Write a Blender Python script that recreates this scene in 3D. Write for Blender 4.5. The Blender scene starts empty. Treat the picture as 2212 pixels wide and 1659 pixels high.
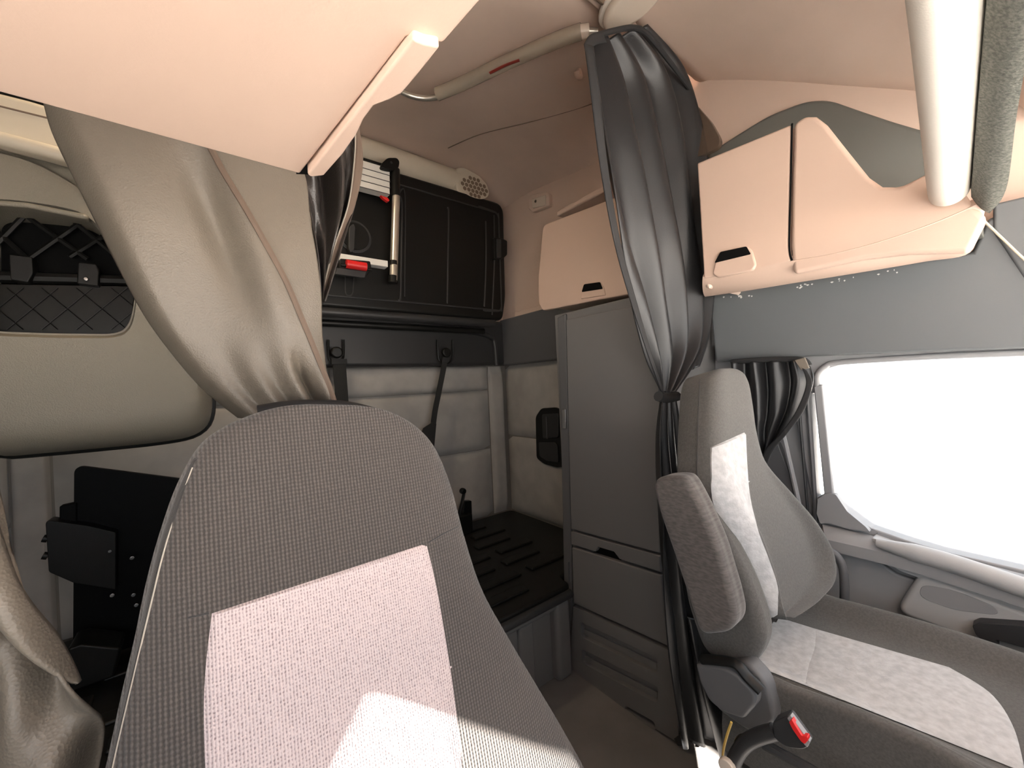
import bpy, bmesh, math, random
from mathutils import Vector, Matrix
from mathutils.bvhtree import BVHTree
random.seed(4)
V = Vector
SC = bpy.context.scene
COL = SC.collection

# ------------------------------------------------------------------ camera
F_PX = 850.0
YAW, ROLL, CAMZ = math.radians(37.8), math.radians(2.7), 1.12
FW = V((math.sin(YAW), math.cos(YAW), 0)); RT = V((math.cos(YAW), -math.sin(YAW), 0)); ZU = V((0, 0, 1))
RC = RT*math.cos(ROLL) - ZU*math.sin(ROLL); UC = ZU*math.cos(ROLL) + RT*math.sin(ROLL)
CP = V((0, 0, CAMZ))
cd = bpy.data.cameras.new('camera'); cam = bpy.data.objects.new('camera', cd); COL.objects.link(cam)
cd.sensor_width = 36; cd.sensor_fit = 'HORIZONTAL'; cd.lens = F_PX/2212*36; cd.clip_start = 0.01
M = Matrix((RC, UC, -FW)).transposed().to_4x4(); M.translation = CP
cam.matrix_world = M; SC.camera = cam

# ------------------------------------------------------------------ world, sun, exposure
w = bpy.data.worlds.new('sky'); SC.world = w; w.use_nodes = True
bg = w.node_tree.nodes['Background']; bg.inputs[0].default_value = (0.88, 0.94, 1, 1); bg.inputs[1].default_value = 2.3
sl = bpy.data.lights.new('sun', 'SUN'); so = bpy.data.objects.new('sun', sl); COL.objects.link(so)
sl.energy = 65; sl.angle = math.radians(0.6); sl.color = (1, 0.95, 0.89)
SUN_DIR = V((0.75, 0.225, -0.577)).normalized()
so.rotation_euler = SUN_DIR.to_track_quat('-Z', 'Y').to_euler()
def portal(name, loc, rot, sx, sy):
    l = bpy.data.lights.new(name, 'AREA'); l.shape = 'RECTANGLE'; l.size = sx; l.size_y = sy
    l.cycles.is_portal = True
    o = bpy.data.objects.new(name, l); o.location = loc; o.rotation_euler = rot; COL.objects.link(o)
portal('portal_windscreen', (0.43, -0.62, 1.10), (math.radians(90), 0, 0), 2.1, 0.9)
portal('portal_right', (1.56, -0.1, 0.97), (0, math.radians(90), 0), 0.9, 1.2)
portal('portal_left', (-0.68, -0.1, 1.0), (0, math.radians(-90), 0), 0.9, 1.2)
SC.view_settings.view_transform = 'Standard'; SC.view_settings.look = 'None'
SC.view_settings.gamma = 1; SC.view_settings.use_curve_mapping = False
# the sleeper's own warm lamp, under the roof behind the near locker
ll = bpy.data.lights.new('sleeper_lamp', 'AREA'); ll.shape = 'DISK'; ll.size = .14; ll.energy = 4.0; ll.color = (1, .80, .55)
lo_ = bpy.data.objects.new('sleeper_lamp', ll); lo_.location = (.05, 1.30, 2.19); lo_.rotation_euler = (math.radians(8), 0, 0); COL.objects.link(lo_)
SC.view_settings.exposure = 0.3

# ------------------------------------------------------------------ materials
def mat(name, c, rough=.6, metal=0, c2=None, nscale=60, ramp=(.35, .65), bump=None, bscale=100, bstr=.3, bdist=.002,
        trans=0, alpha=1, emit=0, stretch=None, spec=.5, sheen=0):
    m = bpy.data.materials.new(name); m.use_nodes = True; nt = m.node_tree; N = nt.nodes; L = nt.links
    b = N['Principled BSDF']; b.inputs['Base Color'].default_value = (*c, 1); b.inputs['Roughness'].default_value = rough
    b.inputs['Metallic'].default_value = metal; b.inputs['Transmission Weight'].default_value = trans
    b.inputs['Alpha'].default_value = alpha; b.inputs['Specular IOR Level'].default_value = spec
    b.inputs['Sheen Weight'].default_value = sheen
    tc = N.new('ShaderNodeTexCoord'); mp = N.new('ShaderNodeMapping'); L.new(tc.outputs['Object'], mp.inputs[0])
    if stretch: mp.inputs['Scale'].default_value = stretch
    if c2:
        n = N.new('ShaderNodeTexNoise'); n.inputs['Scale'].default_value = nscale; n.inputs['Detail'].default_value = 4
        r = N.new('ShaderNodeValToRGB'); r.color_ramp.elements[0].position, r.color_ramp.elements[1].position = ramp
        r.color_ramp.elements[0].color = (*c, 1); r.color_ramp.elements[1].color = (*c2, 1)
        L.new(mp.outputs[0], n.inputs['Vector']); L.new(n.outputs[0], r.inputs[0]); L.new(r.outputs[0], b.inputs['Base Color'])
    if bump:
        if bump == 'wave':
            t = N.new('ShaderNodeTexWave'); t.inputs['Scale'].default_value = bscale; t.inputs['Distortion'].default_value = .6
            t.inputs['Detail'].default_value = 2; t.inputs['Detail Scale'].default_value = 6; out = t.outputs['Fac']
        elif bump == 'leather':
            t = N.new('ShaderNodeTexVoronoi'); t.inputs['Scale'].default_value = bscale; out = t.outputs['Distance']
        else:
            t = N.new('ShaderNodeTexNoise'); t.inputs['Scale'].default_value = bscale; t.inputs['Detail'].default_value = 3; out = t.outputs[0]
        bp = N.new('ShaderNodeBump'); bp.inputs['Strength'].default_value = bstr; bp.inputs['Distance'].default_value = bdist
        L.new(mp.outputs[0], t.inputs['Vector']); L.new(out, bp.inputs['Height']); L.new(bp.outputs[0], b.inputs['Normal'])
    return m
def weave(name, ca, cb, su, sv, bstr=.5, rough=.95, noise=.25):
    """knit cloth: fine ribs in x crossed by short rows in z"""
    m = mat(name, ca, rough, sheen=.2); nt = m.node_tree; N = nt.nodes; L = nt.links; b = N['Principled BSDF']
    mp = [n for n in N if n.type == 'MAPPING'][0]
    wa = N.new('ShaderNodeTexWave'); wa.inputs['Scale'].default_value = su; wa.inputs['Distortion'].default_value = .8; wa.inputs['Detail Scale'].default_value = 9
    wb = N.new('ShaderNodeTexWave'); wb.bands_direction = 'Z'; wb.inputs['Scale'].default_value = sv; wb.inputs['Distortion'].default_value = 1.5
    nn = N.new('ShaderNodeTexNoise'); nn.inputs['Scale'].default_value = 420; nn.inputs['Detail'].default_value = 2
    for t in (wa, wb, nn): L.new(mp.outputs[0], t.inputs['Vector'])
    mx = N.new('ShaderNodeMath'); mx.operation = 'MULTIPLY_ADD'; mx.inputs[1].default_value = .5
    L.new(wb.outputs['Fac'], mx.inputs[0]); L.new(wa.outputs['Fac'], mx.inputs[2])
    m2 = N.new('ShaderNodeMath'); m2.operation = 'MULTIPLY_ADD'; m2.inputs[1].default_value = noise*3
    L.new(nn.outputs[0], m2.inputs[0]); L.new(mx.outputs[0], m2.inputs[2])
    r = N.new('ShaderNodeValToRGB'); r.color_ramp.elements[0].color = (*ca, 1); r.color_ramp.elements[1].color = (*cb, 1)
    r.color_ramp.elements[0].position = .45; r.color_ramp.elements[1].position = 1.0
    m3 = N.new('ShaderNodeMath'); m3.operation = 'MULTIPLY'; m3.inputs[1].default_value = .55
    L.new(m2.outputs[0], m3.inputs[0]); L.new(m3.outputs[0], r.inputs[0]); L.new(r.outputs[0], b.inputs['Base Color'])
    bp = N.new('ShaderNodeBump'); bp.inputs['Strength'].default_value = bstr; bp.inputs['Distance'].default_value = .0012
    L.new(m2.outputs[0], bp.inputs['Height']); L.new(bp.outputs[0], b.inputs['Normal'])
    return m
PEACH = (.66, .51, .42)
MT = {
 'peach': mat('peach_plastic', PEACH, .55, bump='noise', bscale=500, bstr=.05),
 'lining': mat('roof_lining_cloth', (.72, .56, .46), .95, c2=(.67, .52, .43), nscale=5, bump='noise', bscale=900, bstr=.15, bdist=.001),  # pink cast of bounced light put into the beige cloth's colour
 'lining_front_lit': mat('roof_lining_front_lit', (.78, .61, .505), .95, c2=(.73, .57, .465), nscale=4, bump='noise', bscale=900, bstr=.15, bdist=.001),  # paler copy of the roof lining, the front's brighter light put into its colour
 'locker': mat('locker_plastic', (.60, .44, .35), .5, bump='noise', bscale=500, bstr=.05),
 'cream': mat('cream_plastic', (.62, .55, .44), .5),
 'white': mat('offwhite_plastic', (.78, .72, .64), .45, bump='noise', bscale=400, bstr=.1),
 'grey': mat('grey_plastic', (.105, .105, .108), .5, bump='noise', bscale=700, bstr=.08),
 'cab': mat('cabinet_grey', (.155, .151, .150), .5, bump='noise', bscale=700, bstr=.08),
 'lgrey': mat('door_grey', (.29, .29, .295), .5, bump='noise', bscale=600, bstr=.1),
 'mgrey': mat('door_grey_light', (.42, .42, .42), .5, bump='noise', bscale=600, bstr=.1),
 'dark': mat('dark_plastic', (.028, .028, .029), .45, bump='noise', bscale=500, bstr=.1),
 'black': mat('black_plastic', (.007, .007, .0065), .42, spec=.3, bump='noise', bscale=500, bstr=.1),
 'board': mat('dark_board', (.13, .14, .145), .6, bump='noise', bscale=500, bstr=.1),
 'shelf': mat('shelf_and_shade_grey', (.14, .14, .125), .7),
 'felt': mat('speckled_felt', (.10, .105, .09), .95, c2=(.2, .2, .17), nscale=260, bump='noise', bscale=350, bstr=.6),
 'quilt': mat('quilt_fabric', (.44, .425, .40), .85, bump='noise', bscale=700, bstr=.15, c2=(.36, .345, .325), nscale=8),
 'leather': mat('grey_leatherette', (.185, .157, .125), .46, bump='leather', bscale=330, bstr=.35, bdist=.0015),
 'padleather': mat('pad_leatherette', (.25, .225, .18), .52, bump='leather', bscale=360, bstr=.4, bdist=.0015),
 'curtain': mat('dark_curtain', (.018, .018, .019), .36, bump='noise', bscale=500, bstr=.12),
 'lining2': mat('curtain_lining', (.06, .052, .048), .3, bump='leather', bscale=300, bstr=.2),
 'hem': mat('curtain_hem', (.02, .02, .021), .8),
 'piping': mat('brown_piping', (.17, .12, .09), .8),
 'stitch': mat('stitch_thread', (.45, .40, .34), .8),
 'floor': mat('floor_rubber', (.19, .175, .165), .8, c2=(.15, .14, .13), nscale=6, bump='noise', bscale=300, bstr=.3),
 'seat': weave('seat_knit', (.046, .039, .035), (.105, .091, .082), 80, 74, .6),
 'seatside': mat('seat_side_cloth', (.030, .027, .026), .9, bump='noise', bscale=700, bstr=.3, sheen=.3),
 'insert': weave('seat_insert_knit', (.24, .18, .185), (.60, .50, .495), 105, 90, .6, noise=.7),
 'pseat': mat('seat_cloth', (.075, .071, .066), .95, c2=(.10, .095, .088), nscale=250, bump='noise', bscale=600, bstr=.5, sheen=.15),
 'parm': mat('armrest_cloth', (.105, .092, .085), .95, c2=(.065, .058, .054), nscale=300, bump='wave', bscale=150, bstr=.4, stretch=(0.1, .3, 1), sheen=.2),
 'pinsert': mat('seat_velour', (.40, .40, .40), .95, c2=(.52, .52, .52), nscale=70, bump='noise', bscale=260, bstr=.5, sheen=.3),
 'alu': mat('aluminium', (.78, .74, .66), .3, .85),
 'tread': mat('ladder_tread', (.80, .78, .74), .45),
 'red': mat('red_plastic', (.72, .02, .02), .4),
 'dkred': mat('dark_red_label', (.25, .03, .02), .5),
 'clear': mat('clear_tube', (.50, .43, .34), .12, alpha=.55),
 'smoke': mat('smoked_plastic', (.12, .085, .06), .2, alpha=.8),
 'glass': mat('window_glass', (1, 1, 1), .02, trans=1, alpha=.12),
 'lens': mat('lamp_lens', (.72, .62, .52), .15),
 'hole': mat('dark_recess', (.004, .004, .004), .8, spec=.1),
 'brown': mat('grille_brown', (.20, .14, .095), .7),
 'yellow': mat('yellow_cable', (.75, .5, .12), .5),
 'ground': mat('sunlit_concrete', (.58, .55, .51), .9, c2=(.51, .48, .45), nscale=1.5),
 'ink': mat('matt_black_metal', (.0025, .0025, .0027), .6, spec=.12),
 'qseam': mat('quilt_seam', (.20, .185, .165), .9),
 'chip': mat('bare_chip', (.75, .75, .72), .6),
 'steel': mat('steel', (.5, .5, .5), .25, 1),
 'webbing': mat('strap_webbing', (.018, .018, .017), .75, bump='wave', bscale=120, bstr=.5),
 'net': mat('smoky_net_pocket', (.006, .0055, .004), .35, spec=.25),
}

# ------------------------------------------------------------------ geometry helpers
def ray(u, v): return FW*F_PX + RC*(u-1106) - UC*(v-829.5)
def P(u, v, pl):
    """point of the picture ray (u, v) on a real plane: ('x',c) ('y',c) ('z',c) or (point, normal)"""
    d = ray(u, v)
    if isinstance(pl[0], str):
        i = 'xyz'.index(pl[0]); return CP + d*((pl[1]-CP[i])/d[i])
    return CP + d*((pl[0]-CP).dot(pl[1])/d.dot(pl[1]))
def pnorm(pl):
    if isinstance(pl[0], str):
        n = V((0, 0, 0)); n['xyz'.index(pl[0])] = 1
        c = n*pl[1]
    else: n = pl[1].normalized(); c = pl[0]
    return n if (CP-c).dot(n) < 0 else -n          # pointing away from the camera
def cat(pts, n, closed=False):
    """smooth resample"""
    pts = [V(p) for p in pts]; m = len(pts); out = []
    seg = m if closed else m-1
    for k in range(n):
        f = k/(n if closed else n-1)*seg; i = min(int(f), seg-1); t = f-i
        g = (lambda j: pts[j % m]) if closed else (lambda j: pts[max(0, min(m-1, j))])
        a, b, c, d = g(i-1), g(i), g(i+1), g(i+2)
        out.append(.5*((2*b)+(c-a)*t+(2*a-5*b+4*c-d)*t*t+(3*b-3*c+d-a)*t**3))
    return out
def arc(pts, n, closed=False):
    """even arc length resample of a polyline"""
    pts = [V(p) for p in pts]
    if closed: pts = pts+[pts[0]]
    d = [0]
    for a, b in zip(pts, pts[1:]): d.append(d[-1]+(b-a).length)
    out = []; j = 0
    for k in range(n):
        s = d[-1]*k/(n if closed else n-1)
        while j < len(d)-2 and d[j+1] < s: j += 1
        t = (s-d[j])/max(d[j+1]-d[j], 1e-9); out.append(pts[j].lerp(pts[j+1], t))
    return out
def rnd(pts, r, n=5):
    """round the corners of a closed polygon"""
    pts = [V(p) for p in pts]; out = []
    for i, p in enumerate(pts):
        a, b = pts[i-1], pts[(i+1) % len(pts)]
        ra = min(r, (a-p).length*.45); rb = min(r, (b-p).length*.45)
        A = p+(a-p).normalized()*ra; B = p+(b-p).normalized()*rb
        for k in range(n+1):
            t = k/n; out.append(A*(1-t)**2+p*2*t*(1-t)+B*t*t)
    return out
def obj(name, vs, fs, m, parent=None, sm=True, bev=0, sub=0, bseg=3, solid=0, ang=35):
    me = bpy.data.meshes.new(name); me.from_pydata([tuple(v) for v in vs], [], fs)
    bm = bmesh.new(); bm.from_mesh(me); bmesh.ops.remove_doubles(bm, verts=bm.verts, dist=1e-6)
    bmesh.ops.recalc_face_normals(bm, faces=bm.faces); bm.to_mesh(me); bm.free()
    me.materials.append(MT[m] if isinstance(m, str) else m)
    o = bpy.data.objects.new(name, me); COL.objects.link(o)
    if sm:
        for p in me.polygons: p.use_smooth = True
    if solid:
        s = o.modifiers.new('solid', 'SOLIDIFY'); s.thickness = solid; s.offset = 0
    if bev:
        b = o.modifiers.new('bev', 'BEVEL'); b.width = bev; b.segments = bseg; b.limit_method = 'ANGLE'; b.angle_limit = math.radians(ang); b.harden_normals = True
    elif sm and not sub:
        try: me.set_sharp_from_angle(angle=math.radians(40))
        except Exception: pass
    if sub:
        s = o.modifiers.new('sub', 'SUBSURF'); s.levels = sub; s.render_levels = sub
    if parent is not None: o.parent = parent
    return o
def slab3(name, pts, nrm, th, m, parent=None, bev=.004, **k):
    """solid plate: outline pts (world), thickness th along nrm"""
    n = len(pts); vs = [V(p) for p in pts]+[V(p)+nrm*th for p in pts]
    fs = [tuple(range(n)), tuple(range(2*n-1, n-1, -1))]+[(i, (i+1) % n, n+(i+1) % n, n+i) for i in range(n)]
    return obj(name, vs, fs, m, parent, bev=bev, **k)
def slab(name, uv, pl, th, m, parent=None, bev=.004, r=0, near=False, **k):
    pts = [P(u, v, pl) for u, v in uv]
    if r: pts = rnd(pts, r)
    return slab3(name, pts, pnorm(pl)*(-1 if near else 1), th, m, parent, bev, **k)
def plate_holes(name, outer, holes, nrm, th, m, parent=None, bev=.003, **k):
    bm = bmesh.new()
    for loop in [outer]+holes:
        v = [bm.verts.new(p) for p in loop]
        for i in range(len(v)): bm.edges.new((v[i], v[(i+1) % len(v)]))
    bmesh.ops.triangle_fill(bm, use_beauty=True, use_dissolve=False, edges=bm.edges[:])
    bmesh.ops.recalc_face_normals(bm, faces=bm.faces)
    r = bmesh.ops.extrude_face_region(bm, geom=bm.faces[:])
    bmesh.ops.translate(bm, verts=[g for g in r['geom'] if isinstance(g, bmesh.types.BMVert)], vec=nrm*th)
    bmesh.ops.recalc_face_normals(bm, faces=bm.faces)
    bm.verts.index_update()
    vs = [v.co.copy() for v in bm.verts]; fs = [tuple(v.index for v in f.verts) for f in bm.faces]; bm.free()
    return obj(name, vs, fs, m, parent, bev=bev, **k)
def box(name, a, b, m, parent=None, bev=.004, **k):
    x0, y0, z0 = a; x1, y1, z1 = b
    vs = [(x, y, z) for x in (x0, x1) for y in (y0, y1) for z in (z0, z1)]
    fs = [(0, 1, 3, 2), (4, 6, 7, 5), (0, 4, 5, 1), (2, 3, 7, 6), (0, 2, 6, 4), (1, 5, 7, 3)]
    return obj(name, vs, fs, m, parent, bev=bev, **k)
def tube(name, pts, r, m, parent=None, sides=12, n=None, flat=1.0, flatdir=None, cap=True):
    pts = cat(pts, n or max(2, 6*(len(pts)-1)+1)) if len(pts) > 2 else [V(p) for p in pts]
    vs, fs = [], []; N = len(pts); up = None
    for i, p in enumerate(pts):
        t = (pts[min(i+1, N-1)]-pts[max(i-1, 0)]).normalized()
        if up is None:
            up = flatdir.copy() if flatdir else (V((0, 0, 1)) if abs(t.z) < .9 else V((1, 0, 0)))
        up = (up-t*up.dot(t)).normalized(); sd = t.cross(up)
        rr = r(i/(N-1)) if callable(r) else r
        for k in range(sides):
            a = 2*math.pi*k/sides; vs.append(p+sd*math.cos(a)*rr+up*math.sin(a)*rr*flat)
    for i in range(N-1):
        for k in range(sides):
            a = i*sides+k; b = i*sides+(k+1) % sides; fs.append((a, b, b+sides, a+sides))
    if cap: fs += [tuple(range(sides)), tuple(range((N-1)*sides, N*sides))]
    return obj(name, vs, fs, m, parent)
def disc(name, c, nrm, r, th, m, parent=None, n=28, bev=.002, ry=None, up=V((0, 0, 1))):
    a = nrm.cross(up).normalized(); b = a.cross(nrm).normalized(); ry = ry or r
    pts = [c+a*math.cos(2*math.pi*k/n)*r+b*math.sin(2*math.pi*k/n)*ry for k in range(n)]
    return slab3(name, pts, nrm, th, m, parent, bev)
def loft(name, Lp, Rp, nrm, h, m, parent=None, ns=24, back=.08, closed=True, smooth_ends=True):
    """cushion / cloth: rows between two edge curves, pushed towards -nrm (camera side) by h(s,t); optional back shell"""
    nt = len(Lp); vs, fs = [], []
    for j in range(nt):
        t = j/(nt-1)
        for i in range(ns+1):
            s = i/ns; vs.append(Lp[j].lerp(Rp[j], s)-nrm*h(s, t))
    W = ns+1
    for j in range(nt-1):
        for i in range(ns): a = j*W+i; fs.append((a, a+1, a+1+W, a+W))
    if closed:
        o0 = len(vs)
        for j in range(nt):
            t = j/(nt-1)
            for i in range(ns+1):
                s = i/ns; e = (1-abs(2*s-1)**4)**.5*min(1, (t*12+.02))**.5 if smooth_ends else 1
                vs.append(Lp[j].lerp(Rp[j], s)+nrm*back*(.75+.25*e))
        for j in range(nt-1):
            for i in range(ns): a = o0+j*W+i; fs.append((a, a+W, a+1+W, a+1))
            for a in (j*W, j*W+ns): fs.append((a, a+W, o0+a+W, o0+a))
        for i in range(ns):
            for a in (i, (nt-1)*W+i): fs.append((a, a+1, o0+a+1, o0+a))
    return obj(name, vs, fs, m, parent)
def bvh(o):
    dg = bpy.context.evaluated_depsgraph_get(); e = o.evaluated_get(dg); me = e.to_mesh()
    vs = [v.co.copy() for v in me.vertices]; fs = [tuple(p.vertices) for p in me.polygons]; e.to_mesh_clear()
    return BVHTree.FromPolygons(vs, fs)
def hit(t, u, v):
    d = ray(u, v).normalized(); h = t.ray_cast(CP, d)
    if h[0] is None: return None
    n = h[1] if h[1].dot(d) < 0 else -h[1]
    return h[0], n
def patch(name, t, Luv, Ruv, m, parent=None, off=.003, nu=24, nv=24, pl=None, edge=.006, labelled=None):
    """a panel sewn onto a curved surface; laid down where its outline falls on that surface"""
    A = cat([(u, v, 0) for u, v in Luv], nv+1); B = cat([(u, v, 0) for u, v in Ruv], nv+1)
    vs = []; miss = []; W = nu+1
    for j in range(nv+1):
        for i in range(W):
            q = A[j].lerp(B[j], i/nu); r = hit(t, q.x, q.y)
            if r is None: vs.append(None); miss.append(len(vs)-1)
            else:
                e = min(i, nu-i, j, nv-j)
                vs.append(r[0]+r[1]*(off if e > 0 else -edge*.3))
    fs = []
    for j in range(nv):
        for i in range(nu):
            a = j*W+i; f = (a, a+1, a+1+W, a+W)
            if all(vs[k] is not None for k in f): fs.append(f)
    vs = [v if v is not None else V((0, 0, -5)) for v in vs]
    used = sorted({k for f in fs for k in f}); ix = {k: n for n, k in enumerate(used)}
    return obj(name, [vs[k] for k in used], [tuple(ix[k] for k in f) for f in fs], m, parent)
def seam(name, t, uv, r, m, parent=None, off=0, n=40):
    q = cat([(u, v, 0) for u, v in uv], n); pts = []
    for p in q:
        h = hit(t, p.x, p.y)
        if h: pts.append(h[0]+h[1]*off)
    if len(pts) < 3: return None
    return tube(name, pts, r, m, parent, sides=6, n=len(pts))
def padring(name, outer, inner, nrm, th, m, parent=None, n=96, roll=.25):
    O = arc(outer, n, True); I = arc(inner, n, True)
    k0 = min(range(n), key=lambda k: (I[k]-O[0]).length); I = I[k0:]+I[:k0]
    if (I[n//4]-O[n//4]).length > (I[-n//4]-O[n//4]).length: I = [I[0]]+I[:0:-1]
    A = [0, .005, .03, .07, .13, .2, .3, .45, .6, .75, .88, .95, .985, 1]
    vs = []
    for i in range(n): vs.append(O[i]+nrm*th)
    for a in A:
        for i in range(n):
            hh = th*(1-(1-min(1, a/roll))**2)**.5*(1 if a < .98 else .75)
            vs.append(O[i].lerp(I[i], a)+nrm*(th-hh))
    for i in range(n): vs.append(I[i]+nrm*th)
    fs = []; R = len(A)+2
    for j in range(R-1):
        for i in range(n): a = j*n+i; b = j*n+(i+1) % n; fs.append((a, b, b+n, a+n))
    return obj(name, vs, fs, m, parent)
def pillow(name, a, b, c, d, nrm, bulge, m, parent=None, n=14, seed=0):
    """puffed rectangle a-b-c-d"""
    rr = random.Random(seed); ph = [rr.uniform(0, 6) for _ in range(4)]
    vs, fs = [], []
    for j in range(n+1):
        for i in range(n+1):
            s, t = i/n, j/n; p = a.lerp(b, s).lerp(d.lerp(c, s), t)
            e = ((1-abs(2*s-1)**6)*(1-abs(2*t-1)**6))**.5
            wv = 1+.10*math.sin(5*s+ph[0])*math.sin(4*t+ph[1])
            vs.append(p-nrm*bulge*e*wv)
    W = n+1
    for j in range(n):
        for i in range(n): k = j*W+i; fs.append((k, k+1, k+1+W, k+W))
    return obj(name, vs, fs, m, parent)
ROOTS = []
def thing(name, label, category, group=None):
    o = bpy.data.objects.new(name, None); COL.objects.link(o); o.empty_display_size = .05
    o['label'] = label; o['category'] = category
    if group: o['group'] = group
    ROOTS.append(o); return o
def tag(o, label=None, category=None, group=None, kind=None):
    if label: o['label'] = label
    if category: o['category'] = category
    if group: o['group'] = group
    if kind: o['kind'] = kind
    return o
def S(o): o['kind'] = 'structure'; return o
X, Y, Z = V((1, 0, 0)), V((0, 1, 0)), V((0, 0, 1))

# ------------------------------------------------------------------ room shell
XL, XR, YB, YF, ZC = -.62, 1.48, 1.97, -.66, 2.24
fl = S(box('floor', (XL-.05, YF-.05, -.05), (XR+.12, YB+.05, 0), 'floor', bev=0))
wb = S(box('wall_back', (XL-.05, YB, 0), (XR+.12, YB+.05, 2.4), 'peach', bev=0))
wl_pts = [V((XL, y, z)) for y, z in ((YF, 0), (YB, 0), (YB, 2.4), (YF, 2.4))]
wl_hole = rnd([V((XL, y, z)) for y, z in ((-.60, .78), (.235, .78), (.235, 1.395), (-.60, 1.395))], .03)
wl = S(plate_holes('wall_left', wl_pts, [wl_hole], -X, .05, 'lgrey', bev=0))
S(box('wall_front', (XL, YF-.05, 0), (XR+.1, YF, .74), 'dark', bev=0))
S(box('ledge_front', (XL, YF, .62), (XR, -.30, .74), 'mgrey', bev=.03))
S(box('ground', (-40, -40, -1.45), (40, 40, -1.40), 'ground', bev=0))
# ceiling of the sleeper: flat, turning down along the side wall and the back wall
def ceil_z(x, y):
    e = max(0, min(1, (y-1.1)/.7)); z = ZC+.08*e*e*(3-2*e)
    if x > 1.02: z -= (.10+.02*e)*((x-1.02)/.46)**1.8*max(0, min(1, (y-.70)/.35))
    return z
NX, NY = 40, 36; vs = []; fs = []
for j in range(NY+1):
    for i in range(NX+1):
        x = XL-.02+(XR+.06-XL)*i/NX; y = .66+(YB+.02-.66)*j/NY
        vs.append(V((x, y, ceil_z(x, y))))
for j in range(NY):
    for i in range(NX): k = j*(NX+1)+i; fs.append((k, k+1, k+NX+2, k+NX+1))
ceil = S(obj('ceiling', vs, fs, 'lining'))
sm_ = ceil.modifiers.new('s', 'SOLIDIFY'); sm_.thickness = .03; sm_.offset = 1
tube('lining_seam', [V((x, y, ceil_z(x, y)-.001)) for x, y in ((1.0, 1.72), (1.05, 1.5), (1.14, 1.25), (1.25, 1.0), (1.30, .85))], .0022, 'brown', ceil, sides=6)
# front roof lining, sloping down towards the windscreen
FP = (V((0, .68, 2.20)), V((0, -.40, .55)).cross(X)*-1)
FP = (V((0, .68, 2.20)), V((0, .40, -.55)).normalized())
sl_ = cat([P(u, v, FP) for u, v in ((1375, 42), (1440, 120), (1490, 186), (1620, 200), (1800, 210), (1990, 224), (2060, 226))], 36)
sl_[:12] = [V((1.08+.38*k/11, .70, 2.205)) for k in range(12)]
rows = [(.70, 2.21, V((1.46, .70, 2.205)))]+[(p.y, 2.205-.10*(1-min(1, p.y/.7))**2, p) for p in sl_[13:] if p.y < .69]
lastp = rows[-1][2]
for yy, zi in ((.05, 1.98), (.0, 1.80), (-.04, 1.66)): rows.append((yy, zi, V((lastp.x+.05, yy, min(lastp.z-.05, zi)))))
vs, fs = [], []
for yy, zi, p in rows:
    for i in range(31):
        x = XL+(p.x-XL)*i/30; k = max(0, (x-.45)/(p.x-.45))**2.2
        vs.append(V((x, yy+(p.y-yy)*k, zi-(zi-p.z)*k)))
for j in range(len(rows)-1):
    for i in range(30): k = j*31+i; fs.append((k, k+1, k+32, k+31))
fr = S(obj('ceiling.001', vs, fs, 'lining_front_lit'))
q_ = fr.modifiers.new('s', 'SOLIDIFY'); q_.thickness = .02; q_.offset = 1
S(box('trim_1', (XL, .66, 2.205), (1.12, .73, 2.40), 'lining', bev=.01))
S(slab3('ceiling.002', [V((XL, -.04, 1.655)), V((1.50, -.04, 1.655)), V((1.50, -.66, 1.60)), V((XL, -.66, 1.60))], Z, .05, 'lining', bev=0))
# right hand wall, in the pieces the cab is lined with
S(box('wall_right', (XR, .60, 0), (XR+.05, YB, 2.4), 'peach', bev=0))
S(box('wall_right.001', (XR, YF, 1.30), (XR+.05, .60, 2.4), 'peach', bev=0))
# curved back of the open shelf above front locker, soft shade put into its grey
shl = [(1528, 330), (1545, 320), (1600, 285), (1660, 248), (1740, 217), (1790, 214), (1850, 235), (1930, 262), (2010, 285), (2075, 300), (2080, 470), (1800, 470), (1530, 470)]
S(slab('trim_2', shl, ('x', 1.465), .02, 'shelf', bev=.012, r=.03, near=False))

S(box('trim_24', (XL, YB-.001, .30), (XR, YB, 1.24), 'qseam', bev=0))
S(box('trim_25', (XR-.001, 1.08, .30), (XR, YB, 1.24), 'qseam', bev=0))
# quilted panels on the back and side wall of the bed
zz = (.34, .74, 1.09, 1.235)
for ci, (a, b) in enumerate(((XL, -.505), (-.50, -.418), (-.413, .45), (.455, 1.34), (1.345, 1.445))):
    rows = [(zz[0], zz[3])] if ci in (1, 4) else list(zip(zz, zz[1:]))
    for ri, (z0, z1) in enumerate(rows):
        pillow('quilted_panel', V((a, YB, z0)), V((b, YB, z0)), V((b, YB, z1)), V((a, YB, z1)), Y, .030 if ci in (1, 4) else .038, 'quilt', wb, seed=ci*7+ri, n=18)
wr = bpy.data.objects['wall_right']
for ri, (z0, z1) in enumerate(((.34, .80), (.805, 1.235))):
    pillow('quilted_panel', V((XR, 1.97, z0)), V((XR, 1.08, z0)), V((XR, 1.08, z1)), V((XR, 1.97, z1)), X, .03, 'quilt', wr, seed=30+ri, n=18)
# dark shelf band above the quilt
S(box('trim_3', (XL, 1.90, 1.235), (XR, YB, 1.50), 'dark', bev=.02))
S(box('trim_4', (1.42, 1.08, 1.235), (XR, 1.93, 1.51), 'grey', bev=.01))
tube('cove', [V((1.36, 1.895, 1.235)), V((1.355, 1.895, 1.35)), V((1.33, 1.895, 1.40)), V((1.2, 1.895, 1.425)), V((.9, 1.895, 1.43))], .014, 'dark', bpy.data.objects['trim_3'], sides=10)
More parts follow.
